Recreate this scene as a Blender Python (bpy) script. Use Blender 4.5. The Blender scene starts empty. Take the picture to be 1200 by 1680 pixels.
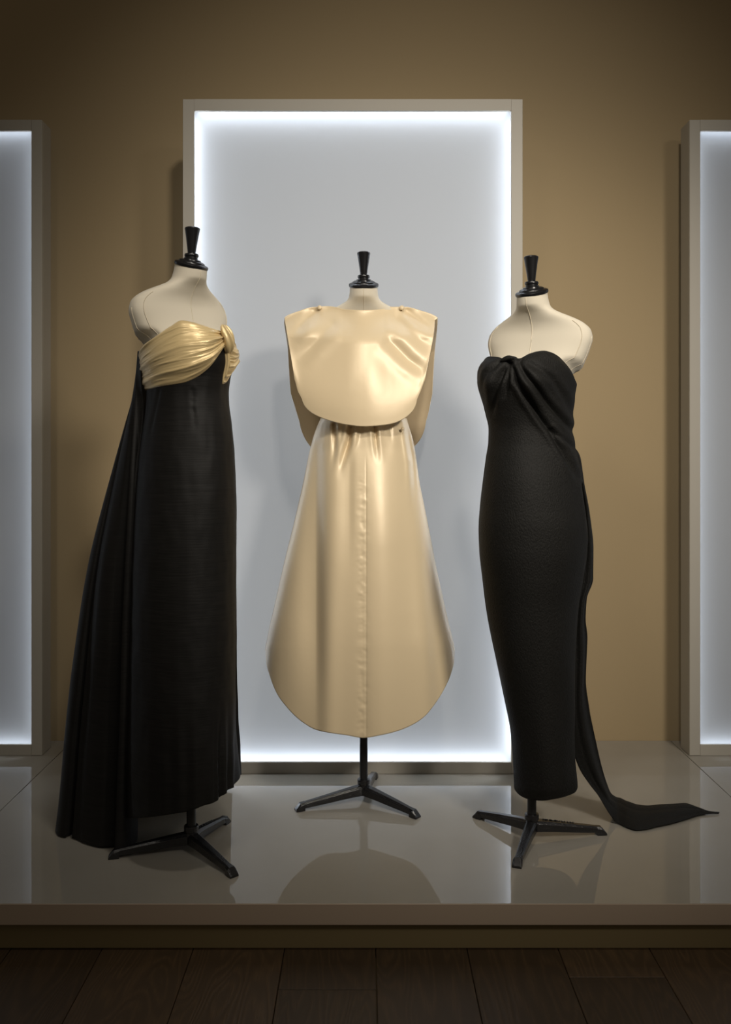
import bpy, bmesh, math, random
from math import sin, cos, tan, pi, radians, exp, sqrt, atan2, asin
from mathutils import Vector, Matrix, noise

# ------------------------------------------------------------------ camera
ZP = 0.116                 # height of the display platform above the wood floor
EYE = 1.05                 # eye height above the platform
F = 1500.0                 # focal length in pixels of a 1200 px wide frame
HY = 750.0                 # horizon row
sc = bpy.context.scene
COL = sc.collection
cam_d = bpy.data.cameras.new('camera'); cam = bpy.data.objects.new('camera', cam_d); COL.objects.link(cam)
cam.location = (0, 0, ZP + EYE); cam.rotation_euler = (pi/2, 0, 0)
cam_d.sensor_fit = 'HORIZONTAL'; cam_d.sensor_width = 36; cam_d.lens = F/1200*36
cam_d.shift_x = 0; cam_d.shift_y = -(840-HY)/1200
cam_d.clip_start = .05
sc.camera = cam

# ------------------------------------------------------------------ world, lights, exposure
sc.view_settings.view_transform = 'Standard'; sc.view_settings.look = 'None'
sc.view_settings.exposure = 0.0; sc.view_settings.gamma = 1; sc.view_settings.use_curve_mapping = False
w = bpy.data.worlds.new('dim_room'); sc.world = w; w.use_nodes = True
w.node_tree.nodes['Background'].inputs[0].default_value = (1.0, .86, .68, 1)
w.node_tree.nodes['Background'].inputs[1].default_value = 0.09

def spot(name, loc, aim, power, angle, blend, size, col):
    l = bpy.data.lights.new(name, 'SPOT'); l.energy = power; l.spot_size = radians(angle); l.spot_blend = blend
    l.shadow_soft_size = size; l.color = col
    o = bpy.data.objects.new(name, l); COL.objects.link(o); o.location = loc
    o.rotation_euler = (Vector(aim)-Vector(loc)).to_track_quat('-Z', 'Y').to_euler()
    return o
WARM = (1.0, .925, .82)
spot('key_spot_light', (1.75, -0.35, 2.75), (.42, 3.0, 1.12), 375, 46, 1.0, .26, WARM)
spot('fill_spot_light', (-.9, -0.2, 3.1), (-.15, 3.0, 1.2), 65, 48, 1.0, .25, WARM)
spot('centre_spot_light', (.35, .2, 3.3), (.2, 3.0, 1.75), 150, 60, 1.0, .12, WARM)
spot('overhead_spot_light', (.1, 1.35, 3.7), (.05, 2.30, .1), 52, 52, 1.0, .15, WARM)

# ------------------------------------------------------------------ helpers
def P(px, py, d):
    """photo pixel at depth d -> world point"""
    return Vector(((px-600)*d/F, d, ZP+EYE-(py-HY)*d/F))
def zpx(py, d): return ZP+EYE-(py-HY)*d/F
def floor_d(py): return F*EYE/(py-HY)

class Spl:
    """monotone cubic interpolation through (t, v) pairs"""
    def __init__(s, pts):
        pts = sorted(pts); s.x = [p[0] for p in pts]; s.y = [p[1] for p in pts]; n = len(pts)
        h = [s.x[i+1]-s.x[i] for i in range(n-1)]; d = [(s.y[i+1]-s.y[i])/h[i] for i in range(n-1)]
        m = [0]*n; m[0] = d[0]; m[-1] = d[-1]
        for i in range(1, n-1):
            if d[i-1]*d[i] > 0:
                w1 = 2*h[i]+h[i-1]; w2 = h[i]+2*h[i-1]; m[i] = (w1+w2)/(w1/d[i-1]+w2/d[i])
        s.m = m
    def __call__(s, t):
        x, y, m = s.x, s.y, s.m
        if t <= x[0]: return y[0]
        if t >= x[-1]: return y[-1]
        lo, hi = 0, len(x)-1
        while hi-lo > 1:
            k = (lo+hi)//2
            if x[k] <= t: lo = k
            else: hi = k
        h = x[hi]-x[lo]; u = (t-x[lo])/h
        return (y[lo]*(2*u**3-3*u*u+1)+h*m[lo]*(u**3-2*u*u+u)+y[hi]*(-2*u**3+3*u*u)+h*m[hi]*(u**3-u*u))
class VSpl:
    def __init__(s, pts, ts=None):
        if ts is None:
            ts = [0]
            for a, b in zip(pts, pts[1:]): ts.append(ts[-1]+max(1e-6, (Vector(b)-Vector(a)).length))
            ts = [t/ts[-1] for t in ts]
        s.c = [Spl([(t, p[k]) for t, p in zip(ts, pts)]) for k in range(len(pts[0]))]
    def __call__(s, t): return Vector([c(t) for c in s.c])
def smooth(a, b, x):
    if a == b: return float(x > a)
    t = min(1, max(0, (x-a)/(b-a))); return t*t*(3-2*t)
def gs(x, w): return exp(-(x/w)**2)
def crease(px, py, line, wd, amp, soft=1.0, fade=18):
    """valley along a polyline given in photo pixels, with a ridge on both sides"""
    best = 1e9; tt = 0
    n = len(line)-1
    for i in range(n):
        ax, ay = line[i]; bx, by = line[i+1]; dx, dy = bx-ax, by-ay; L = dx*dx+dy*dy
        t = max(0, min(1, ((px-ax)*dx+(py-ay)*dy)/L)); qx, qy = ax+t*dx, ay+t*dy
        dd = sqrt((px-qx)**2+(py-qy)**2)
        if dd < best:
            best = dd; tt = (i+t)/n
    f = min(1, (1-tt)*n*1.2+.15) if fade else 1
    return amp*f*(-exp(-(best/wd)**2)+.55*exp(-((best-1.9*wd)/(1.2*wd))**2))

def link(name, me, mat, parent=None, smoothed=True):
    o = bpy.data.objects.new(name, me); COL.objects.link(o)
    if mat: me.materials.append(mat)
    if smoothed:
        for p in me.polygons: p.use_smooth = True
    if parent: o.parent = parent
    return o
def thing(name, label, cat, loc, group=None):
    o = bpy.data.objects.new(name, None); COL.objects.link(o); o.location = loc
    o['label'] = label; o['category'] = cat
    if group: o['group'] = group
    return o
def local(parent, pts):
    L = Vector(parent.location) if parent else Vector((0, 0, 0))
    return [Vector(p)-L for p in pts]
def grid(name, fn, nu, nv, mat, parent=None, closed=False, thick=0, caps=False, uvs=True):
    """fn(u, v) -> world point, u across 0..1, v down 0..1"""
    vs = []; NU = nu if closed else nu+1
    for j in range(nv+1):
        for i in range(NU): vs.append(fn(i/nu, j/nv))
    vs = local(parent, vs); fs = []
    for j in range(nv):
        for i in range(nu):
            a = j*NU+i; b = j*NU+(i+1) % NU; c = (j+1)*NU+(i+1) % NU; d = (j+1)*NU+i
            fs.append((a, d, c, b))
    if caps and closed:
        fs.append(tuple(range(NU))); fs.append(tuple(reversed(range(nv*NU, nv*NU+NU))))
    me = bpy.data.meshes.new(name); me.from_pydata([tuple(v) for v in vs], [], fs)
    uv = me.uv_layers.new(name='UVMap'); k = 0
    for p in me.polygons:
        for li in p.loop_indices:
            vi = me.loops[li].vertex_index; i = vi % NU; j = vi//NU
            ii = i/nu
            if closed and p.index < nu*nv and p.index % nu == nu-1 and i == 0: ii = 1.0
            uv.data[li].uv = (ii, 1-j/nv)
    me.validate(); me.update()
    o = link(name, me, mat, parent)
    if thick:
        m = o.modifiers.new('thickness', 'SOLIDIFY'); m.thickness = thick; m.offset = 0
    return o
def tube(name, pts, r, mat, parent=None, seg=8):
    """r: number or function of t"""
    pts = [Vector(p) for p in pts]; n = len(pts); vs = []
    up = Vector((.13, .21, .97)).normalized()
    for i, p in enumerate(pts):
        t = (pts[min(n-1, i+1)]-pts[max(0, i-1)]).normalized()
        a = t.cross(up).normalized(); b = t.cross(a).normalized()
        rr = r(i/(n-1)) if callable(r) else r
        for k in range(seg):
            an = 2*pi*k/seg; vs.append(p+a*rr*cos(an)+b*rr*sin(an))
    vs = local(parent, vs); fs = []
    for i in range(n-1):
        for k in range(seg): fs.append((i*seg+k, i*seg+(k+1) % seg, (i+1)*seg+(k+1) % seg, (i+1)*seg+k))
    fs.append(tuple(reversed(range(seg)))); fs.append(tuple(range((n-1)*seg, n*seg)))
    me = bpy.data.meshes.new(name); me.from_pydata([tuple(v) for v in vs], [], fs); me.update()
    return link(name, me, mat, parent)
def lathe(name, prof, mat, parent=None, seg=40, origin=(0, 0, 0), mtx=None):
    vs = []; fs = []; n = len(prof); O = Vector(origin)
    for r, z in prof:
        for k in range(seg):
            v = Vector((r*cos(2*pi*k/seg), r*sin(2*pi*k/seg), z))
            if mtx: v = mtx @ v
            vs.append(O+v)
    for i in range(n-1):
        for k in range(seg): fs.append((i*seg+k, i*seg+(k+1) % seg, (i+1)*seg+(k+1) % seg, (i+1)*seg+k))
    fs.append(tuple(reversed(range(seg)))); fs.append(tuple(range((n-1)*seg, n*seg)))
    vs = local(parent, vs)
    me = bpy.data.meshes.new(name); me.from_pydata([tuple(v) for v in vs], [], fs); me.update()
    o = link(name, me, mat, parent)
    me.set_sharp_from_angle(angle=radians(38))
    return o
def box(name, lo, hi, mat, parent=None, bevel=0.0, kind=None):
    bm = bmesh.new(); bmesh.ops.create_cube(bm, size=1)
    lo = Vector(lo); hi = Vector(hi); c = (lo+hi)/2; s = hi-lo
    for v in bm.verts: v.co = Vector((v.co.x*s.x, v.co.y*s.y, v.co.z*s.z))
    if bevel: bmesh.ops.bevel(bm, geom=bm.edges[:], offset=bevel, segments=2, affect='EDGES', profile=.6)
    me = bpy.data.meshes.new(name); bm.to_mesh(me); bm.free()
    o = link(name, me, mat, parent, smoothed=False)
    o.location = c-(Vector(parent.location) if parent else Vector((0, 0, 0)))
    if kind: o['kind'] = kind
    return o

# ------------------------------------------------------------------ materials
def mat(name, base, rough=.5, metal=0, spec=.5, coat=0, coat_rough=.05, sheen=0, sheen_tint=(1, 1, 1)):
    m = bpy.data.materials.new(name); m.use_nodes = True; b = m.node_tree.nodes['Principled BSDF']
    b.inputs['Base Color'].default_value = (*base, 1); b.inputs['Roughness'].default_value = rough
    b.inputs['Metallic'].default_value = metal; b.inputs['Specular IOR Level'].default_value = spec
    b.inputs['Coat Weight'].default_value = coat; b.inputs['Coat Roughness'].default_value = coat_rough
    b.inputs['Sheen Weight'].default_value = sheen; b.inputs['Sheen Tint'].default_value = (*sheen_tint, 1)
    return m
def nd(m, t, **kw):
    n = m.node_tree.nodes.new(t)
    for k, v in kw.items():
        if k in n.inputs: n.inputs[k].default_value = v
        else: setattr(n, k, v)
    return n
def ln(m, a, ao, b, bi): m.node_tree.links.new(a.outputs[ao], b.inputs[bi])
def bsdf(m): return m.node_tree.nodes['Principled BSDF']
def noise_node(m, scale, detail=3, stretch=(1, 1, 1), coord='Object'):
    tc = nd(m, 'ShaderNodeTexCoord'); mp = nd(m, 'ShaderNodeMapping'); mp.inputs['Scale'].default_value = stretch
    ns = nd(m, 'ShaderNodeTexNoise'); ns.inputs['Scale'].default_value = scale; ns.inputs['Detail'].default_value = detail
    ln(m, tc, coord, mp, 'Vector'); ln(m, mp, 'Vector', ns, 'Vector'); return ns
def bump(m, src, out, strength, dist, prev=None):
    b = nd(m, 'ShaderNodeBump'); b.inputs['Strength'].default_value = strength; b.inputs['Distance'].default_value = dist
    ln(m, src, out, b, 'Height')
    if prev: ln(m, prev, 'Normal', b, 'Normal')
    ln(m, b, 'Normal', bsdf(m), 'Normal'); return b
def vary(m, ns, c0, c1, lo=.3, hi=.7):
    r = nd(m, 'ShaderNodeValToRGB'); r.color_ramp.elements[0].position = lo; r.color_ramp.elements[1].position = hi
    r.color_ramp.elements[0].color = (*c0, 1); r.color_ramp.elements[1].color = (*c1, 1)
    ln(m, ns, 'Fac', r, 'Fac'); ln(m, r, 'Color', bsdf(m), 'Base Color'); return r

M_wall = mat('tan_wall_paint', (.345, .262, .150), .85, spec=.2)
n = noise_node(M_wall, 260, 2); bump(M_wall, n, 'Fac', .08, .002)
M_frame = mat('greige_lacquer', (.40, .375, .325), .55, spec=.3)
n = noise_node(M_frame, 400, 2); bump(M_frame, n, 'Fac', .04, .001)
M_panel = mat('backlit_panel', (.26, .27, .285), .8, spec=.2)
def backlit(m, s):
    bsdf(m).inputs['Emission Color'].default_value = (.90, .95, 1.0, 1); bsdf(m).inputs['Emission Strength'].default_value = s
backlit(M_panel, .235)
M_panel_side = mat('backlit_panel_dim', (.26, .27, .285), .8, spec=.2); backlit(M_panel_side, .07)
M_plat = mat('gloss_platform', (.30, .28, .24), .018, spec=.62)
n = noise_node(M_plat, 3.0, 3); vary(M_plat, n, (.29, .27, .23), (.31, .29, .25)); bump(M_plat, noise_node(M_plat, 1.6, 1), 'Fac', .035, .02)
M_fascia = mat('satin_fascia', (.42, .33, .25), .5, spec=.3)
M_kick = mat('toe_kick_paint', (.22, .17, .085), .7, spec=.2)
M_linen = mat('cream_linen', (.62, .565, .455), .85, spec=.2, sheen=.1)
n = noise_node(M_linen, 900, 2); bump(M_linen, n, 'Fac', .15, .0006)
M_seam = mat('seam_thread', (.62, .55, .42), .8)
M_blackwood = mat('black_lacquered_wood', (.008, .008, .009), .28, spec=.5)
M_cast = mat('black_cast_iron', (.010, .010, .011), .22, spec=.6)
n = noise_node(M_cast, 260, 2); bump(M_cast, n, 'Fac', .5, .0018)
M_pole = mat('black_steel', (.014, .014, .015), .25, metal=.2)

def satin(name, c, rough=.36, metal=.1, puck=.05):
    m = mat(name, c, rough, metal, spec=.5, sheen=.15, sheen_tint=(1, .95, .85))
    b1 = bump(m, noise_node(m, 14, 3), 'Fac', puck, .02)
    bump(m, noise_node(m, 1400, 1, (1, 1, .25)), 'Fac', .05, .0004, b1)
    return m
M_satin = satin('champagne_satin', (.68, .55, .355), .40, .09, .04)
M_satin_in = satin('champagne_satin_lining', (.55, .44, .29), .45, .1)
M_gold = satin('pale_gold_satin', (.68, .52, .265), .33, .22, .04)
M_thread = mat('satin_thread', (.44, .32, .17), .6)

M_shan = mat('black_slub_silk', (.0105, .0095, .0085), .60, spec=.28, sheen=0)
n = noise_node(M_shan, 60, 4, (.22, .22, 4)); b1 = bump(M_shan, n, 'Fac', .22, .0018)
n2 = noise_node(M_shan, 30, 3, (1, 1, .7)); bump(M_shan, n2, 'Fac', .10, .004, b1)
vary(M_shan, n, (.0045, .0042, .0037), (.009, .0082, .0072))
M_crepe = mat('black_crepe', (.011, .0105, .009), .65, spec=.22, sheen=0)
n = noise_node(M_crepe, 330, 3, (1, 1, .55)); bump(M_crepe, n, 'Fac', .7, .0025)
vary(M_crepe, n, (.0042, .004, .0034), (.0095, .009, .0077))
M_text = mat('dark_mark', (.004, .004, .004), .6)

def led_mat(name, s):
    m = bpy.data.materials.new(name); m.use_nodes = True; nt = m.node_tree; nt.nodes.clear()
    e = nt.nodes.new('ShaderNodeEmission'); o = nt.nodes.new('ShaderNodeOutputMaterial')
    e.inputs[0].default_value = (.80, .88, 1.0, 1); e.inputs[1].default_value = s; nt.links.new(e.outputs[0], o.inputs[0]); return m
M_led = led_mat('led_glow', 23.0)
M_led_side = led_mat('led_glow_dim', 10.0)

# wood: oak planks
def wood(name, seed):
    m = mat(name, (.09, .055, .028), .5, spec=.35)
    tc = nd(m, 'ShaderNodeTexCoord'); mp = nd(m, 'ShaderNodeMapping')
    mp.inputs['Location'].default_value = (seed*3.1, seed*1.7, 0); mp.inputs['Scale'].default_value = (1, .16, 1)
    ns = nd(m, 'ShaderNodeTexNoise'); ns.inputs['Scale'].default_value = 7; ns.inputs['Detail'].default_value = 2; ns.inputs['Distortion'].default_value = .6
    ln(m, tc, 'Object', mp, 'Vector'); ln(m, mp, 'Vector', ns, 'Vector')
    mul = nd(m, 'ShaderNodeMath', operation='MULTIPLY'); mul.inputs[1].default_value = 130
    sn = nd(m, 'ShaderNodeMath', operation='SINE'); ln(m, ns, 'Fac', mul, 0); ln(m, mul, 0, sn, 0)
    mr = nd(m, 'ShaderNodeMapRange'); mr.inputs['From Min'].default_value = -1; ln(m, sn, 0, mr, 'Value')
    f = noise_node(m, 220, 3, (1, .06, 1))
    mx = nd(m, 'ShaderNodeMath', operation='MULTIPLY'); ln(m, mr, 0, mx, 0); ln(m, f, 'Fac', mx, 1)
    r = nd(m, 'ShaderNodeValToRGB'); k = .8+.45*random.Random(seed).random()
    r.color_ramp.elements[0].color = (.050*k, .032*k, .017*k, 1); r.color_ramp.elements[1].color = (.095*k, .058*k, .028*k, 1)
    r.color_ramp.elements[0].position = 0; r.color_ramp.elements[1].position = .8
    pw = nd(m, 'ShaderNodeMath', operation='POWER'); pw.inputs[1].default_value = 1.8; ln(m, mx, 0, pw, 0); ln(m, pw, 0, r, 'Fac'); ln(m, r, 'Color', bsdf(m), 'Base Color'); bump(m, mx, 0, .35, .002)
    return m
WOODS = [wood('oak_plank_%s' % w_, i+1) for i, w_ in enumerate(('umber', 'brown', 'dark', 'russet'))]

# ------------------------------------------------------------------ large structure
D_WALL = 3.387
wall = box('wall_back', (-6, D_WALL, 0), (6, D_WALL+.12, 4.6), M_wall, kind='structure')
floor = box('floor', (-6, -2.2, -.06), (6, D_WALL, -.022), M_kick, kind='structure')
rnd = random.Random(4)
# plank edges (x positions) and one end joint per column
PWID = .2165; x0 = .025-PWID*27
joints = {27: [1.2], 26: [.4, 2.003], 28: [.9], 29: [.3, 2.05], 25: [1.1], 24: [.7]}
fl = floor.location
def plank_mesh(sx, sy, m):
    bm = bmesh.new(); bmesh.ops.create_cube(bm, size=1)
    for v in bm.verts: v.co = Vector((v.co.x*sx, v.co.y*sy, v.co.z*.02))
    top = [e for e in bm.edges if all(v.co.z > 0 for v in e.verts)]
    bmesh.ops.bevel(bm, geom=top, offset=.0012, segments=1, affect='EDGES')
    me = bpy.data.meshes.new('plank'); bm.to_mesh(me); bm.free(); me.materials.append(m); return me
for c in range(54):
    xa = x0+c*PWID-PWID*0; xb = xa+PWID-.0015
    js = joints.get(c-0, [rnd.uniform(-.6, 1.6)])
    ys = [-2.2]+sorted(js)+[3.38]
    for ya, yb in zip(ys, ys[1:]):
        me = plank_mesh(xb-xa, yb-ya-.002, WOODS[rnd.randrange(4)])
        o = bpy.data.objects.new('plank', me); COL.objects.link(o); o.parent = floor
        o.location = Vector(((xa+xb)/2, (ya+yb)/2, -.010-rnd.uniform(0, .0006)))-fl

# platform
D_FRONT = floor_d(1483)
plat = thing('display_platform', 'wide low glossy greige platform running along the tan wall under the dress forms', 'platform', (0, D_FRONT, 0))
xs = [-5.9, -4.4, -2.7, -1.085, 1.130, 2.7, 4.4, 5.9]
for a, b in zip(xs, xs[1:]):
    box('top_panel', (a+.0012, D_FRONT+.002, ZP-.018), (b-.0012, D_WALL-.002, ZP), M_plat, plat, bevel=.0008)
box('fascia', (-5.9, D_FRONT, ZP-.050), (5.9, D_FRONT+.02, ZP-.0005), M_fascia, plat, bevel=.0015)
box('substrate', (-5.9, D_FRONT+.02, ZP-.048), (5.9, D_WALL-.004, ZP-.0185), M_kick, plat)
box('toe_kick', (-5.85, D_FRONT+.022, .0008), (5.85, D_FRONT+.042, ZP-.0505), M_kick, plat)

# light boxes
def light_box(xa, xb, yf, ztop, label, led):
    z0 = ZP+.0008; z1 = ZP+ztop; dp = .09; fw = .038
    t = thing('light_box', label, 'light box', ((xa+xb)/2, yf, ZP), 'illuminated panels along the wall')
    def frame_fn():
        bm = bmesh.new()
        def b(lo, hi):
            r = bmesh.ops.create_cube(bm, size=1); lo = Vector(lo); hi = Vector(hi)
            for v in r['verts']: v.co = Vector((v.co.x*(hi.x-lo.x), v.co.y*(hi.y-lo.y), v.co.z*(hi.z-lo.z)))+(lo+hi)/2
        return bm, b
    L = Vector(t.location)
    def part(name, boxes, m, bev=.0012):
        bm, b = frame_fn()
        for lo, hi in boxes: b(Vector(lo)-L, Vector(hi)-L)
        if bev: bmesh.ops.bevel(bm, geom=bm.edges[:], offset=bev, segments=1, affect='EDGES')
        me = bpy.data.meshes.new(name); bm.to_mesh(me); bm.free(); return link(name, me, m, t, smoothed=False)
    yb = yf+dp; lip = .010; sw = .012
    part('left_rail', [((xa, yf, z0), (xa+fw, yf+lip, z1)), ((xa, yf+lip, z0), (xa+sw, yb, z1))], M_frame)
    part('right_rail', [((xb-fw, yf, z0), (xb, yf+lip, z1)), ((xb-sw, yf+lip, z0), (xb, yb, z1))], M_frame)
    part('top_rail', [((xa+fw, yf, z1-fw), (xb-fw, yf+lip, z1)), ((xa+sw, yf+lip, z1-sw), (xb-sw, yb, z1))], M_frame, 0)
    part('bottom_rail', [((xa+fw, yf, z0), (xb-fw, yf+lip, z0+fw)), ((xa+sw, yf+lip, z0), (xb-sw, yb, z0+sw))], M_frame, 0)
    part('panel', [((xa+sw, yf+.052, z0+sw), (xb-sw, yf+.058, z1-sw))], M_panel if led is M_led else M_panel_side, 0)
    e = .003; s0 = yf+.025; s1 = yf+.040
    g = .006
    part('led_strip', [((xa+sw+g, s0, z0+.05), (xa+sw+g+e, s1, z1-.05))], led, 0)
    part('led_strip', [((xb-sw-g-e, s0, z0+.05), (xb-sw-g, s1, z1-.05))], led, 0)
    part('led_strip', [((xa+.05, s0, z1-sw-g-e), (xb-.05, s1, z1-sw-g))], led, 0)
    part('led_strip', [((xa+.05, s0, z0+sw+g), (xb-.05, s1, z0+sw+g+e))], led, 0)
    return t
dC = floor_d(1270); dS = floor_d(1240)
light_box((300-600)*dC/F, (858-600)*dC/F, dC, 2.236, 'tall central white light box behind the champagne dress, bright glow inside a greige frame', M_led)
xr_ = (69-600)*dS/F; xl_ = (1132-600)*dS/F
light_box(xr_-1.127, xr_, dS, 2.236, 'white light box standing leftmost, partly out of view, left of the gold bow gown', M_led_side)
light_box(xl_, xl_+1.127, dS, 2.236, 'white light box standing rightmost, partly out of view, beyond the trailing black sash', M_led_side)

# ------------------------------------------------------------------ ring bodies measured per row: (py, left px, right px, depth half-extent)
class Ring:
    def __init__(s, D, rows):
        s.D = D; s.L = Spl([(r[0], r[1]) for r in rows]); s.R = Spl([(r[0], r[2]) for r in rows]); s.B = Spl([(r[0], r[3]) for r in rows])
        s.Y = Spl([(r[0], r[4] if len(r) > 4 else 0) for r in rows])
    def ab(s, py):
        l, r = s.L(py), s.R(py); return ((l+r)/2-600)*s.D/F, (r-l)/2*s.D/F, s.B(py), s.D+s.Y(py)
    def pt(s, ph, py, off=0, e=2.0):
        xc, a, b, yc = s.ab(py); c_, s_ = cos(ph), sin(ph)
        x = xc+(a+off)*s_; y = yc-(b+off)*c_
        k = y/s.D if y < s.D else 1.0      # the rows and columns were read off the near side
        return Vector((x*k, y, ZP+EYE+(zpx(py, s.D)-ZP-EYE)*k))
    def phi(s, px, py):
        xc, a, b, yc = s.ab(py); return asin(max(-1, min(1, ((px-600)*s.D/F-xc)/a)))
    def px(s, ph, py):
        l, r = s.L(py), s.R(py); return (l+r)/2+(r-l)/2*sin(ph)

DL = 2.437
RL = Ring(DL, [(520, 236, 366, .118, .0), (545, 233, 377, .122), (565, 232, 383, .128), (590, 234, 384, .13), (620, 240, 377, .122), (645, 240, 374, .118), (700, 234, 379.5, .125), (760, 226, 384.5, .135),
              (850, 219, 387, .145), (950, 214, 387, .15), (1100, 210, 386.5, .155), (1180, 209, 388, .16), (1250, 208, 391.5, .162), (1300, 208, 393, .162), (1345, 208, 393, .162)])
topL = Spl([(-3.3, 585), (-2.2, 583), (-1.5, 577), (-1.1, 566), (-.6, 548), (0, 533), (.5, 541), (.85, 548), (1.2, 552), (1.6, 560), (2.2, 575), (3.0, 585)])
DC = 2.789
RC = Ring(DC, [(480, 545, 650, .065, .04), (520, 545, 650, .07, .035), (560, 545, 650, .075, .03), (600, 545, 650, .085, .02), (640, 545, 650, .093, .01), (690, 530, 664, .093, 0), (705, 524, 668, .092, 0)])
DR = 2.517
RR = Ring(DR, [(560, 800, 944, .115, .01), (575, 793, 948, .118, .01), (590, 788, 949.5, .12, .01), (605, 785, 950, .122, .01), (625, 785, 948, .122, .01), (650, 791, 943.5, .118, .01), (680, 799.5, 941, .108, .01), (705, 804.5, 941, .103, .01), (725, 804, 943, .105, .01), (750, 800, 948, .112, .01),
               (790, 794.5, 955, .125, .01), (830, 790, 961, .133, .01), (870, 787.5, 965.5, .138, .01), (905, 788.5, 964, .137, .01), (950, 793.5, 957.5, .13, .01), (1000, 800.5, 949, .118, .01), (1060, 811.5, 945, .108, .01), (1110, 821.5, 944, .10, .01), (1160, 832, 943.5, .092, .01), (1200, 840, 943.5, .088, .01), (1250, 845.5, 945.5, .086, .01), (1290, 848.5, 949, .085, .01), (1312, 849.5, 948, .083, .01)])
# sweetheart neckline, pixel to row
NK = Spl([(785, 597), (790, 588), (797, 585), (812, 586), (824, 589), (832, 591), (842, 589), (852, 587.5), (865, 581), (878, 577), (892, 575.5), (905, 578), (918, 584), (930, 595), (940, 607), (949, 620)])
def topR(ph):
    if -pi/2 <= ph <= pi/2: return NK(867+82*sin(ph))
    return 620+12*smooth(1.57, 2.4, abs(ph)) if ph > 0 else 597+35*smooth(1.57, 2.6, -ph)
# ------------------------------------------------------------------ dress forms
def make_form(px, D, cap_py, yaw, feet, label, text_leg=None, garment=None, top=None, win=75):
    X = (px-600)*D/F; t = thing('dress_form', label, 'mannequin', (X, D, ZP), 'stand-mounted dress forms on the platform')
    zc = zpx(cap_py, D)
    R = Matrix.Rotation(yaw, 3, 'Z')   # body front is -Y, yaw>0 turns it to camera right
    capshift = 0
    def B(v): return Vector((X, D, 0))+R @ Vector((v[0], v[1], 0))+Vector((0, 0, v[2]))
    rows = [(0, .0415, .042, .042, 0, 2.0), (-.02, .043, .044, .045, -.004, 2), (-.036, .046, .047, .048, -.010, 2), (-.046, .054, .048, .052, -.018, 2),
            (-.056, .072, .046, .054, -.026, 2), (-.068, .098, .045, .054, -.034, 2.1), (-.080, .121, .045, .054, -.041, 2.2), (-.092, .137, .046, .055, -.046, 2.3), (-.106, .148, .048, .056, -.049, 2.4),
            (-.128, .152, .053, .059, -.050, 2.5), (-.16, .144, .060, .063, -.048, 2.4), (-.20, .128, .074, .070, -.044, 2.3), (-.235, .115, .086, .078, -.040, 2.2), (-.27, .112, .100, .088, -.035, 2.1),
            (-.32, .120, .095, .090, -.028, 2.0), (-.42, .10, .08, .082, -.015, 2), (-.52, .12, .085, .090, -.01, 2), (-.62, .135, .09, .10, -.01, 2), (-.68, .130, .085, .10, -.01, 2), (-.70, .02, .02, .02, -.01, 2)]
    ts = [-r[0] for r in rows]
    S = [Spl([(tt, r[k]) for tt, r in zip(ts, rows)]) for k in (1, 2, 3, 4, 5)]
    zlist = []
    for j in range(91):
        q = j/90; zlist.append(.70*(q**1.7))
    tilt = tan(radians(19))
    def surf(ph, s, off=0):     # ph: 0 = front, +90deg = body's +x
        a, bf, bb, yc, e = [f(s) for f in S]
        c_, s_ = cos(ph), sin(ph); b = bf if c_ > 0 else bb
        x = (abs(s_)**(2/e))*(1 if s_ > 0 else -1)*(a+off); y = -(abs(c_)**(2/e))*(1 if c_ > 0 else -1)*(b+off)
        # breastbone hollow and bust
        if c_ > 0:
            bu = gs(s-.27, .07)*(gs(abs(x)-.072, .05)*.022)
            y -= bu
        wz = 1-smooth(0, .052, s)
        z = zc-s+tilt*(y)*wz
        p = B((x, y-yc, z))
        if garment:     # the padded body stays inside the garment it wears
            q = min(1, p.y/D); py = HY-(p.z-ZP-EYE)/q*F/D; xc, ga, gb, gy = garment.ab(py); nx, ny = (p.x/q-xc)/ga, (p.y-gy)/gb; r = sqrt(nx*nx+ny*ny)
            k = smooth(-win, 6, py-top(atan2(nx, -ny))); lim = .86+1.4*(1-k)**2 if k > 0 else 9
            if r > lim:
                y2 = gy+ny/r*lim*gb; q2 = min(1, y2/D); p = Vector(((xc+nx/r*lim*ga)*q2, y2, p.z))
        return p
    grid('torso', lambda u, v: surf(2*pi*u, zlist[int(round(v*90))]), 96, 90, M_linen, t, closed=True, caps=True)
    # seams: centre front, arm plates
    tube('seam', [surf(0, s/100*.26+.004, .0002) for s in range(0, 101, 4)], .0009, M_seam, t, 6)
    for sg in (-1, 1):
        loop = []
        for k in range(26): loop.append(surf(sg*(pi/2-.52+.35*(k/25)**3*0), .082+.17*(k/25), .0005))
        back = []
        for k in range(26): back.append(surf(sg*(pi/2+.52), .082+.17*(k/25), .0005))
        tube('seam', loop, .0011, M_seam, t, 6); tube('seam', back, .0011, M_seam, t, 6)
        tube('seam', [surf(sg*pi/2, .125+.15*k/20, .0006) for k in range(21)], .0008, M_seam, t, 6)
    # neck cap and turned finial
    Rt = R @ Matrix.Rotation(radians(19), 3, 'X')
    Rk = R @ Matrix.Rotation(radians(3), 3, 'X')
    cap_o = B((0, 0, zc))
    lathe('neck_cap', [(.012, -.004), (.0445, -.004), (.0455, -.0015), (.0455, .003), (.043, .0055), (.035, .0075), (.034, .010), (.030, .0125), (.023, .014), (.022, .017), (.01, .018)], M_blackwood, t, origin=cap_o, mtx=Rt)
    lathe('finial', [(.006, 0), (.0155, .010), (.0165, .013), (.0165, .021), (.0185, .023), (.0190, .027), (.0175, .030), (.012, .0315), (.0105, .033), (.0112, .037), (.0135, .055), (.0165, .075), (.0195, .0925), (.0203, .0965), (.0190, .099), (.013, .1015), (.005, .1028), (.001, .103)], M_blackwood, t, origin=cap_o, mtx=Rk)
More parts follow.
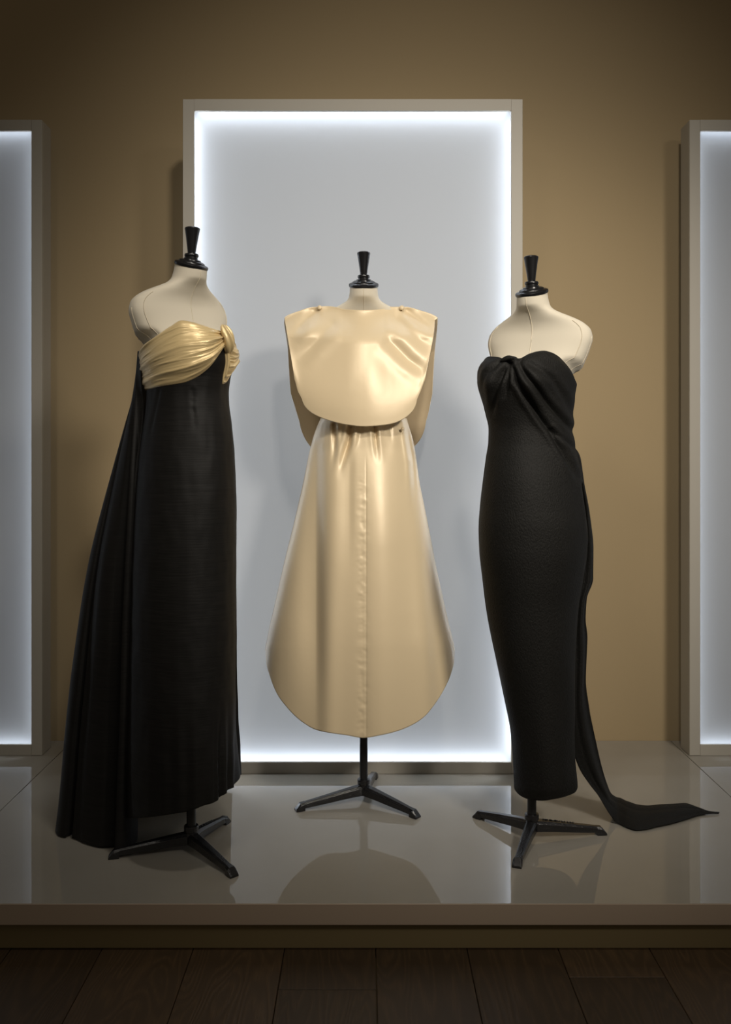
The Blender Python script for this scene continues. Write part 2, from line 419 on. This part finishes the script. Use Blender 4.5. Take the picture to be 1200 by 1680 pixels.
    # pole, hub, legs
    lathe('pole', [(.0125, .060), (.0120, .30), (.0110, .62), (.0105, .95)], M_pole, t, seg=24, origin=(X, D, ZP))
    lathe('hub', [(.012, .020), (.017, .022), (.0175, .048), (.0165, .050), (.0165, .053), (.0192, .055), (.0195, .066), (.0185, .069), (.013, .070)], M_cast, t, seg=32, origin=(X, D, ZP))
    for fi, (fx, fy) in enumerate(feet):
        df = floor_d(fy); tip = Vector(((fx-600)*df/F, df, ZP)); dirv = Vector((tip.x-X, tip.y-D, 0)); Ln = dirv.length; dirv.normalize(); sd = Vector((-dirv.y, dirv.x, 0))
        prof = [(.010, .023, .051, .016), (.030, .022, .049, .015), (.06, .0195, .0445, .0135), (.12, .0135, .035, .0115), (Ln-.028, .0078, .0245, .0095), (Ln-.0275, .0004, .0245, .0105), (Ln-.014, .0004, .0225, .0125), (Ln, .0004, .006, .0125)]
        vs = []; fs = []
        for (r, zb, zt, hw) in prof:
            c = Vector((X, D, ZP))+dirv*r; ch = .25*(zt-zb)
            for (sx, z) in ((-1, zb), (-1, zt-ch), (-.62, zt), (.62, zt), (1, zt-ch), (1, zb)):
                vs.append(c+sd*sx*hw+Vector((0, 0, z)))
        n_ = len(prof)
        for i in range(n_-1):
            for k in range(6): fs.append((i*6+k, (i+1)*6+k, (i+1)*6+(k+1) % 6, i*6+(k+1) % 6))
        fs.append((0, 1, 2, 3, 4, 5)); fs.append(tuple(reversed(range((n_-1)*6, n_*6))))
        me = bpy.data.meshes.new('leg'); me.from_pydata([tuple(v) for v in local(t, vs)], [], fs); me.update()
        lg = link('leg', me, M_cast, t, smoothed=False)
        bv = lg.modifiers.new('bevel', 'BEVEL'); bv.width = .0012; bv.segments = 2; bv.limit_method = 'ANGLE'
        if fi == text_leg:
            cu = bpy.data.curves.new('cast_lettering', 'FONT'); cu.body = 'STOCKMAN'; cu.size = .017; cu.extrude = .0012; cu.align_x = 'LEFT'; cu.space_character = 1.0
            tmp = bpy.data.objects.new('tmp', cu); COL.objects.link(tmp); dg = bpy.context.evaluated_depsgraph_get(); dg.update()
            mt = bpy.data.meshes.new_from_object(tmp.evaluated_get(dg)); bpy.data.objects.remove(tmp)
            # lay along the ridge of the leg, upright face toward the camera side
            c = Vector((X, D, ZP))+dirv*.030+Vector((0, 0, .0485))
            slope = (.035-.049)/.09; ax = (dirv+Vector((0, 0, slope))).normalized()
            if ax.x < 0:
                c = c+ax*.095; ax = -ax
            up = Vector((0, 0, 1)); up = (up-ax*up.dot(ax)).normalized()
            side = ax.cross(up)
            yv = (up*.35-side*.94).normalized() if side.y < 0 else (up*.35+side*.94).normalized(); zv = ax.cross(yv)
            for v in mt.vertices:
                q = c+ax*v.co.x+yv*(v.co.y-.006)+zv*v.co.z; v.co = q-Vector(t.location)
            mt.materials.clear(); lo = link('cast_lettering', mt, M_text, lg, smoothed=False)
    return t, surf, R, zc

fL = make_form(314, 2.437, 435.5, radians(48), [(385, 1440), (178, 1408), (373, 1348)], 'cream linen dress form with black finial wearing the black gown with the gold bow', 2, RL, topL, 52)
fC = make_form(597, 2.789, 468, radians(0), [(485, 1331), (687, 1343), (615, 1275)], 'cream linen dress form with black finial wearing the champagne satin dress', None, RC, lambda ph: 560)
fR = make_form(873, 2.517, 480.5, radians(-33), [(848, 1425), (780, 1340), (994, 1368)], 'cream linen dress form with black finial wearing the draped black crepe gown', 2, RR, topR, 42)

# ================================================================== LEFT GOWN
gl = thing('evening_gown', 'strapless black silk gown with gold satin bow at the bust and long back train', 'gown', (fL[0].location.x, DL, ZP))
hem_sp = Spl([(-3.3, 1322), (-2.2, 1345), (-1.57, 1343), (-.9, 1342), (-.3, 1337), (.1, 1330), (.45, 1320), (.8, 1304), (1.1, 1290), (1.35, 1281), (1.57, 1272), (2.2, 1285), (3.3, 1322)])
def hemL(ph): return hem_sp(ph)+1.5*sin(11*ph+1)*smooth(-.6, .8, ph)
def skirtL(u, v):
    ph = -pi+2*pi*u
    y0 = topL(ph)+8; y1 = hemL(ph); py = y0+(y1-y0)*v
    off = 0
    px = RL.px(ph, py)
    if cos(ph) > 0:
        off += crease(px, py, [(316, 640), (317, 670), (320, 705)], 3.5, .0012)          # bust dart puckers
        off += crease(px, py, [(262, 640), (255, 675), (246, 715)], 2.5, .0016)
        off += .0011*gs(px-318, 6)*gs(py-672, 30)*noise.noise(Vector((px*.08, py*.13, 3)))*1.6
        off += .0005*gs(py-802, 3.0)*smooth(250, 300, px)                                    # crosswise crease
        # hanging folds near the hem on the right
        k = smooth(1130, 1290, py)
        off += k*(.0045*sin((px-340)*.50)*smooth(345, 362, px)+.002*sin(px*.24)*smooth(230, 260, px))
    else:
        off += .006*smooth(900, 1300, py)*sin(9*ph)
    off += .003*noise.noise(Vector((ph*1.4, py*.006, 3)))*smooth(640, 800, py)
    off += .0012*noise.noise(Vector((ph*5, py*.03, 1)))
    return RL.pt(ph, py, off)
sk = grid('skirt', skirtL, 360, 300, M_shan, gl, closed=True, thick=.002)

# gold band: edges as functions of camera angle
PK = asin((369-308)/77.0)
bt = Spl([(-2.9, 583), (-2.0, 582), (-1.45, 576), (-1.15, 566), (-.75, 552), (-.35, 536), (-.05, 526), (.2, 529), (.5, 535), (PK-.15, 541), (PK, 543), (PK+.15, 545), (1.25, 556), (1.6, 566), (2.1, 578), (2.9, 584)])
bb = Spl([(-2.9, 640), (-2.0, 641), (-1.45, 640), (-1.1, 638), (-.7, 634), (-.1, 628), (.2, 619), (.45, 605), (.65, 588), (PK-.08, 573), (PK, 569), (PK+.035, 590), (PK+.085, 630), (1.12, 629), (1.25, 621), (1.57, 605), (2.0, 598), (2.9, 610)])
def ridge(t, k=.8): return (1-abs(sin(pi*t)))**k
def ruche(ph, v):
    dk = abs(ph-PK); conv = exp(-dk/.45); side = .55*exp(-abs(ph+1.40)/.25)*smooth(-1.75, -1.3, ph)
    s = .22*noise.noise(Vector((ph*1.1, v*1.5, 5))); n1 = noise.noise(Vector((ph*1.6+7, v*4.2, 0))); n2 = noise.noise(Vector((ph*2.3, v*6+3, 2)))
    f = .0050*ridge(2.6*v+s+.10*ph, 1.3)*(.5+.9*max(0, n1+.4))
    f += .0042*ridge(5.3*v+1.6*s+.42*ph, 2.0)*(.15+1.1*conv+1.0*side+.9*max(0, n1))
    f += .0022*ridge(9.7*v+2.6*s-.35*ph, 2.4)*(.1+1.2*conv+1.2*side+1.3*max(0, n2))
    f += .0010*ridge(17*v+4*s+.5*ph, 2)*(.3+conv+side)
    return f*(.35+.65*smooth(-1.6, -1.15, ph))
def bandL(u, v):
    ph = -2.9+5.8*u
    y0, y1 = bt(ph), bb(ph); py = y0+(y1-y0)*v
    puff = .011*sin(pi*min(1, max(0, v)))**.5*(1-.55*gs(ph-PK, .22))
    off = .0035+puff+ruche(ph, v)*smooth(0, .05, v)*smooth(1, .95, v)
    off += .006*gs(ph-.15, .5)*sin(pi*v)
    return RL.pt(ph, py, off-.004)
grid('bow_band', bandL, 640, 110, M_gold, gl, thick=.002)
# knot: a tight wrapped loop of the same satin
kc = RL.pt(PK, 556, .020)
def knotf(u, v):
    a = 2*pi*u; w = -1+2*v; prof = sqrt(max(0, 1-abs(w)**3.2))
    rx = .0128*(.62+.5*prof)*(1+.12*sin(5*a+2*w)); ry = .0140*(.45+.6*prof)*(1+.13*cos(7*a+3*w))
    zz = -w*.0365+.004*cos(a)*prof
    # local frame: outward normal direction at PK
    nx, ny = sin(PK), -cos(PK); tx, ty = cos(PK), sin(PK)
    xx = rx*cos(a)*(prof*.5+.5)+.010*w*1.0; yy = ry*sin(a)*(prof*.6+.4)
    return kc+Vector((tx*xx+nx*(yy-.010*w*w), ty*xx+ny*(yy-.010*w*w), zz))
grid('bow_knot', knotf, 64, 32, M_gold, gl, closed=True, caps=True)

# train hanging from the back
fsp = Spl([(0, 0), (.10, .17), (.26, .40), (.44, .62), (.52, .70), (.71, .83), (.8, .89), (1, 1)])
def fp(px, py): return Vector(((px-600)*floor_d(py)/F, floor_d(py)))
hem_pts = [Vector(((207-600)*2.56/F, 2.56)), fp(196, 1386), fp(185, 1398), fp(168, 1393), fp(150, 1380), fp(130, 1372), fp(110, 1370), fp(104, 1352), Vector((-.86, 2.72)), Vector((-.80, 2.84)), Vector((-.68, 2.90)), Vector((-.55, 2.92)), Vector((-.42, 2.88))]
hsp = VSpl([(p.x, p.y) for p in hem_pts])
fold_v = Spl([(0, 0), (.05, -.032), (.11, -.034), (.17, .004), (.23, .020), (.33, .016), (.48, -.004), (.58, .014), (.70, -.014), (.82, .014), (1, 0)])
def trainf(u, v):
    ph = -1.30-2.1*u
    top = RL.pt(ph, 575+18*smooth(0, .1, u)*0+22*gs(u, .08), .010)
    b = hsp(u); f = fsp(v); x = top.x+(b.x-top.x)*f; y = top.y+(b.y-top.y)*f
    # left outline keeps to the hem's sweep; near edge hugs the skirt
    near = gs(u, .10)
    zt = top.z; zb = ZP+.004+.018*near*0
    if u < .05: zb += .060*(1-u/.05)
    z = zt+(zb-zt)*v
    # near edge: follow skirt side instead of sweeping out
    py = 750-(z-ZP-EYE)*F/DL
    e = RL.pt(-1.42, min(py, 1330), .006); k = gs(u, .085)*smooth(0, .12, v)*(1-.9*smooth(.72, 1, v))
    x = x*(1-k)+e.x*k; y = y*(1-k)+e.y*k
    tg = hsp(min(1, u+.02))-hsp(max(0, u-.02)); tg = Vector((tg[0], tg[1])).normalized(); nrm = Vector((-tg.y, tg.x))*-1
    c = Vector((-.466, 2.437)); 
    if nrm.dot(Vector((b.x, b.y))-c) < 0: nrm = -nrm
    fo = fold_v(u)*smooth(0, .5, v)*1.25+.004*noise.noise(Vector((u*6, v*5, 2)))*smooth(0, .3, v)
    x += nrm.x*fo; y += nrm.y*fo
    if v > .93 and u > .55: z += .006*sin(u*40)*(v-.93)/.07
    return Vector((x, y, max(z, ZP+.003)))
grid('train', trainf, 260, 220, M_shan, gl, thick=.002)

# ================================================================== CENTRE DRESS
gc = thing('satin_dress', 'champagne satin dress with rounded bib front and balloon-shaped skirt before the central light box', 'dress', ((597-600)*DC/F, DC, ZP))
OUT = [(686, 527, 667), (700, 521, 671), (720, 514, 677), (740, 509, 681), (790, 499, 688), (830, 490, 696), (880, 478, 706), (920, 468, 713.5), (960, 459, 722), (1000, 450, 731), (1030, 443, 738), (1050, 439, 743), (1066, 436, 746)]
WL = Spl([(r[0], r[1]) for r in OUT]+[(1230, 420)]); WR = Spl([(r[0], r[2]) for r in OUT]+[(1230, 758)])
HEM = VSpl([(436, 1066), (437, 1085), (443, 1108), (455, 1138), (470, 1159), (485, 1175), (500, 1187), (518, 1197), (540, 1202), (568, 1206), (597, 1210.5), (625, 1206), (650, 1200), (675, 1190), (695, 1177), (712, 1157), (728, 1132), (740, 1105), (745, 1085), (746, 1066)])
BD = Spl([(686, .095), (760, .12), (900, .155), (1066, .18), (1230, .185)])
creasesC = [([(519, 700), (519, 760), (518, 850), (517, 960), (516, 1060), (518, 1240)], 3.0, .0), ([(549, 698), (549, 740), (546, 765)], 3.4, .009), ([(577, 698), (572, 725), (562, 758), (556, 785)], 4.4, .012),
            ([(592, 698), (590, 730)], 3.0, .004), ([(615, 698), (617, 725), (621, 760)], 3.6, .010), ([(640, 698), (643, 728)], 3.0, .005), ([(668, 690), (671, 720), (678, 760), (682, 830)], 4, .016), ([(531, 698), (529, 728)], 2.8, .005)]
def skirtC(u, v, back=False, sx=1.0, sy=1.0):
    s0 = -1+2*u
    h = HEM(u); hx, hy = h[0], h[1]
    if back: hx = 597+(hx-597)*1.0; hy = hy-14*(1-abs(s0))
    l, r = WL(hy), WR(hy); sh = (hx-(l+r)/2)/((r-l)/2); sh = max(-1, min(1, sh))
    py = 686+(hy-686)*v
    q = sin(s0*pi/2)
    s = q*(1-v**1.4)+sh*v**1.4
    l, r = WL(py), WR(py); cx, aw = (l+r)/2, (r-l)/2
    px = cx+aw*s
    bd = BD(py)
    y = -bd*(max(0, 1-s*s))**.55
    if back: 
        y = -y*.9; off = .008*sin(s*14)*smooth(686, 800, py)
        y += off
        return Vector(((px-600)*DC/F, DC+y+.002, zpx(py, DC)))
    off = 0
    for line, wd, amp in creasesC: 
        if abs(px-line[0][0]) < 60: off += crease(px, py, line, wd*(1+.6*smooth(700, 1000, py)), amp*(1-.45*smooth(700, 1100, py))*(1-smooth(line[-1][1]-70, line[-1][1]+6, py) if line[-1][1] < 850 else 1-.85*smooth(1000, 1200, py))*1.15, fade=0)
    # the long left fold: gentle on its outer side, steep on its inner side
    dx = px-518; off -= (.030*exp(-(dx/12)**2) if dx > 0 else .030*exp(-(dx/34)**2))*smooth(700, 745, py)*(1-.75*smooth(1000, 1195, py))
    dx = px-572; off -= (.007*exp(-(dx/9)**2) if dx > 0 else .007*exp(-(dx/22)**2))*smooth(700, 740, py)*(1-smooth(820, 960, py))
    # broad rolls
    off += .010*gs(px-630, 30)*smooth(700, 900, py)-.008*gs(px-598, 9)*smooth(760, 830, py)*.35
    off += .012*gs(px-680-(py-700)*.05, 16)*smooth(740, 900, py)*.8-.012*gs(px-702-(py-800)*.05, 12)*smooth(780, 950, py)
    off += .008*gs(px-552+(py-800)*.03, 16)*smooth(720, 820, py)
    # pleated fullness at the waist
    off += .0015*sin((px-597)*.27)*(1-smooth(686, 780, py))
    # centre seam with puckers
    off += -.0011*gs(px-601, 1.6)*smooth(740, 775, py)
    off += gs(px-595-4*noise.noise(Vector((py*.02, 7, 0))), 8)*smooth(770, 800, py)*(.0019*noise.noise(Vector((px*.05, py*.075, 0)))+.0012*noise.noise(Vector((px*.12, py*.17, 5))))
    off += .004*noise.noise(Vector((px*.012, py*.006, 9)))
    y -= off*max(.15, (1-s*s)**.4)
    return P(px, py, DC+y)
grid('front_skirt_panel', lambda u, v: skirtC(u, v), 340, 260, M_satin, gc, thick=.0022)
grid('back_skirt_panel', lambda u, v: skirtC(u, v, True), 120, 90, M_satin_in, gc, thick=.0022)

# bodice under the bib (hidden waist)
grid('bodice', lambda u, v: RC.pt(2*pi*u, 560+140*v), 60, 20, M_satin, gc, closed=True, thick=.0015)

# bib: front and back panels
SH = [(467, 521), (482, 517), (500, 511.5), (520, 504), (540, 502.5), (553, 504), (566, 507.5), (597, 509), (628, 507), (640, 503.5), (660, 503.5), (680, 510), (700, 516.5), (719, 522)]
def bib(outl, outr, bot, yfn, name, m, nu=160, nv=140):
    """columns: top shoulder line, bottom outline"""
    top = VSpl(SH, [(p[0]-467)/(719-467) for p in SH])
    def f(u, v):
        tp = top(u); b = bot(u)
        # path from the top point down to the bottom outline; outer columns follow the side outline
        px = tp[0]+(b[0]-tp[0])*v; py = tp[1]+(b[1]-tp[1])*v
        k = smooth(.0, 1, abs(2*u-1))**3
        sidex = (outl if u < .5 else outr)(py); px = px*(1-k)+((sidex-597)*abs(2*u-1)**.3+597)*k
        return yfn(px, py, u, v)
    return grid(name, f, nu, nv, m, gc, thick=.0025)
FL = Spl([(521, 467), (540, 470), (570, 475), (600, 480), (625, 484), (640, 485), (655, 491)]); FR = Spl([(522, 719), (526, 714), (540, 713), (570, 708), (600, 702), (625, 697), (640, 694), (655, 688)])
FB = VSpl([(483.5, 622), (485, 638), (489, 651.5), (498, 665), (520, 681.5), (540, 689.5), (565, 696), (597, 699.5), (625, 698), (645, 694.5), (660, 688), (674, 677.5), (686, 663), (692.5, 648), (695.5, 634), (698, 622)])
def yfront(px, py, u, v):
    s = (px-595)/125.0
    drop = .62*smooth(0, .30, v)+.38*smooth(.10, .95, v)
    y = DC+.045-.035*abs(s)**1.5-.068*gs(s, .36)  # shoulder line sits a little behind the axis
    fw = .175-.100*min(1.2, abs(s))**2.0-.055*gs(s, .36)      # how far the panel stands forward
    y -= fw*drop
    y -= .012*gs(v-.45, .3)*gs(s, .5)
    # soft rolls fanning from the shoulders
    y -= crease(px, py, [(515, 512), (500, 530), (478, 552)], 7, .007)
    y -= crease(px, py, [(545, 535), (520, 560), (490, 592)], 9, .006)
    y -= crease(px, py, [(668, 512), (690, 530), (712, 545)], 6, .008)
    y -= crease(px, py, [(640, 560), (670, 590), (700, 612)], 9, .009)
    y -= crease(px, py, [(650, 525), (680, 550), (708, 570)], 8, .005)
    y -= .003*noise.noise(Vector((px*.012, py*.012, 4)))
    y -= .010*smooth(.75, 1, v)*gs(s-.25, .6)*0
    return P(px, py, min(y, DC+.05))
bib(FL, FR, FB, yfront, 'front_bib_panel', M_satin)
BLs = Spl([(521, 467), (530, 466), (560, 468), (640, 473), (670, 477), (690, 482)]); BRs = Spl([(522, 719), (540, 719), (600, 716), (640, 714), (670, 713), (690, 709)])
BBt = VSpl([(473, 642), (476, 670), (483, 695), (494, 716), (505, 731), (530, 752), (560, 765), (597, 770), (630, 765), (660, 752), (684, 731), (698, 714), (708, 692), (712, 670), (714, 642)])
def yback(px, py, u, v):
    s = (px-595)/125.0
    y = DC+.047-.035*abs(s)**1.5+(.125-.04*abs(s)**2)*smooth(0, .4, v)+.003*sin(px*.09)
    return Vector(((px-600)*DC/F, y, zpx(py, DC)))
bib(BLs, BRs, BBt, yback, 'back_bib_panel', M_satin_in, 90, 80)
# covered buttons
def button(px, py, d, r, m=M_satin, nm='button'):
    c = P(px, py, d); lathe(nm, [(r*.5, -r*.55), (r*.92, -r*.35), (r, 0), (r*.85, r*.40), (r*.45, r*.62), (.0003, r*.70)], m, gc, seg=20, origin=c, mtx=Matrix.Rotation(radians(80), 3, 'X'))
button(659.5, 505, DC+.005, .0078); button(524.5, 504.5, DC+.010, .0070); button(661, 703.5, DC-.074, .0052); 
# ================================================================== RIGHT GOWN
gr = thing('crepe_gown', 'strapless black crepe column gown with twisted bust and a sash trailing onto the platform', 'gown', (fR[0].location.x, DR, ZP))
crR = [([(833, 596), (826, 615), (815, 645), (808, 680)], 4.0, .0075), ([(837, 598), (836, 620), (830, 650)], 3.5, .0065), ([(842, 597), (850, 625), (866, 655), (886, 685), (902, 706), (925, 745), (950, 790)], 4.5, .0095),
       ([(852, 596), (868, 622), (890, 652), (918, 684), (944, 712)], 4.5, .0085), ([(858, 592), (880, 604), (905, 622), (925, 650), (938, 680)], 5, .0045), ([(822, 594), (806, 612), (797, 640)], 4, .0045), ([(905, 706), (925, 722), (945, 738)], 3.4, .004), ([(955, 795), (963, 840), (966, 880)], 3, .004)]
hemR = Spl([(-3.3, 1306), (-1.57, 1299), (-1.2, 1306), (-.8, 1311), (-.2, 1313.5), (.3, 1310), (.8, 1305), (1.2, 1300), (1.57, 1290), (2.2, 1298), (3.3, 1306)])
def gownR(u, v):
    ph = -pi+2*pi*u
    y0 = topR(ph); y1 = hemR(ph)
    vv = v**1.15
    py = y0+(y1-y0)*vv
    px = RR.px(ph, py); off = .0
    bx = gs(px-868-10, 26)*gs(py-622, 30)*.026+gs(px-806, 14)*gs(py-622, 28)*.020 if cos(ph) > 0 else 0
    off += bx
    off -= .004*gs(px-834, 9)*gs(py-606, 16) if cos(ph) > 0 else 0
    if cos(ph) > -.1 and py < 900:
        for line, wd, amp in crR: off += crease(px, py, line, wd, amp, fade=1)
    # rolled neckline edge
    off += -.010*gs(py-y0, 7)
    # lower hem flare and hem roll
    off += .004*smooth(1150, 1300, py)*sin(ph*3+1)
    off += -.006*smooth(1295, 1312, py)
    off += .003*noise.noise(Vector((ph*1.5, py*.008, 8)))
    return RR.pt(ph, py, off)
grid('column_gown', gownR, 400, 320, M_crepe, gr, closed=True, thick=.0022)
# gathered knot at the bust
def twist(u, v):
    a = 2*pi*u; p0 = RR.pt(RR.phi(822, 592), 592, .002); p1 = RR.pt(RR.phi(850, 590), 590, .003)
    t = v; c = p0+(p1-p0)*t+Vector((0, -.004*sin(pi*t), .004*sin(pi*t)+.001))
    r = .0030+.0040*sin(pi*min(1, max(0, t)))**.7*(1+.18*sin(3*a+9*t))
    return c+Vector((0, cos(a)*r*.8, sin(a)*r))
grid('bust_twist', twist, 28, 26, M_crepe, gr, closed=True, caps=True)

# sash: falls from the wrapped hip behind the skirt, then trails on the platform
SL = [(926, 722, 2.50), (938, 745, 2.50), (948, 790, 2.53), (955, 850, 2.55), (956, 900, 2.56), (950, 950, 2.57), (942, 1000, 2.575), (938, 1050, 2.58), (936, 1110, 2.585), (936, 1180, 2.59), (940, 1225, 2.60), (950, 1258, 2.61), (966, 1284, 2.62), (984, 1308, 2.62), (1000, 1334, 2.615), (1014, 1350, 2.61)]
SRr = [(943.5, 734, 2.53), (951.5, 748, 2.55), (959, 793, 2.57), (968.5, 845, 2.60), (974, 900, 2.61), (973.5, 948, 2.62), (963, 982, 2.62), (961, 1015, 2.62), (964, 1050, 2.63), (961.5, 1110, 2.64), (967, 1160, 2.65), (977, 1210, 2.67), (987, 1255, 2.69), (995, 1283, 2.71), (1004, 1303, 2.74), (1016, 1309, 2.76)]
def flo(px, py, z):   # point at height z over the platform seen at that pixel
    d = F*(EYE-z)/(py-HY); return (px, py, d)
SL += [flo(1030, 1358, .004), flo(1045, 1362, .004), flo(1060, 1361, .004), flo(1080, 1356, .005), flo(1100, 1352, .005), flo(1125, 1345, .005), flo(1150, 1337.5, .004), flo(1168, 1335, .004), flo(1180, 1334.5, .004)]
SRr += [flo(1030, 1315, .022), flo(1045, 1320, .016), flo(1062, 1322, .012), flo(1085, 1320, .011), flo(1108, 1319, .010), flo(1124, 1318, .010), flo(1146, 1325, .008), flo(1165, 1331.5, .006), flo(1181, 1332.5, .005)]
tl = [i/(len(SL)-1) for i in range(len(SL))]
vl = VSpl([tuple(P(*p)) for p in SL], tl); vr = VSpl([tuple(P(*p)) for p in SRr], tl)
def sash(u, v):
    a = vl(v); b = vr(v); q = a+(b-a)*u; w_ = (b-a).length
    fall = 1-smooth(.52, .64, v)
    amp = .010*smooth(0, .12, v)*fall+.0022*(1-fall)*smooth(1, .9, v)
    f = sin(u*pi*3+v*5)*amp*sin(pi*u)**.5
    q = q+Vector((0, -f*fall-.012*fall*sin(pi*u)*smooth(.2, .5, v), abs(f)*(1-fall)*1.2+.010*(1-fall)*sin(pi*u)*smooth(1, .8, v)))
    q.z = max(q.z, ZP+.003)
    return q
grid('sash', sash, 60, 260, M_crepe, gr, thick=.0022)
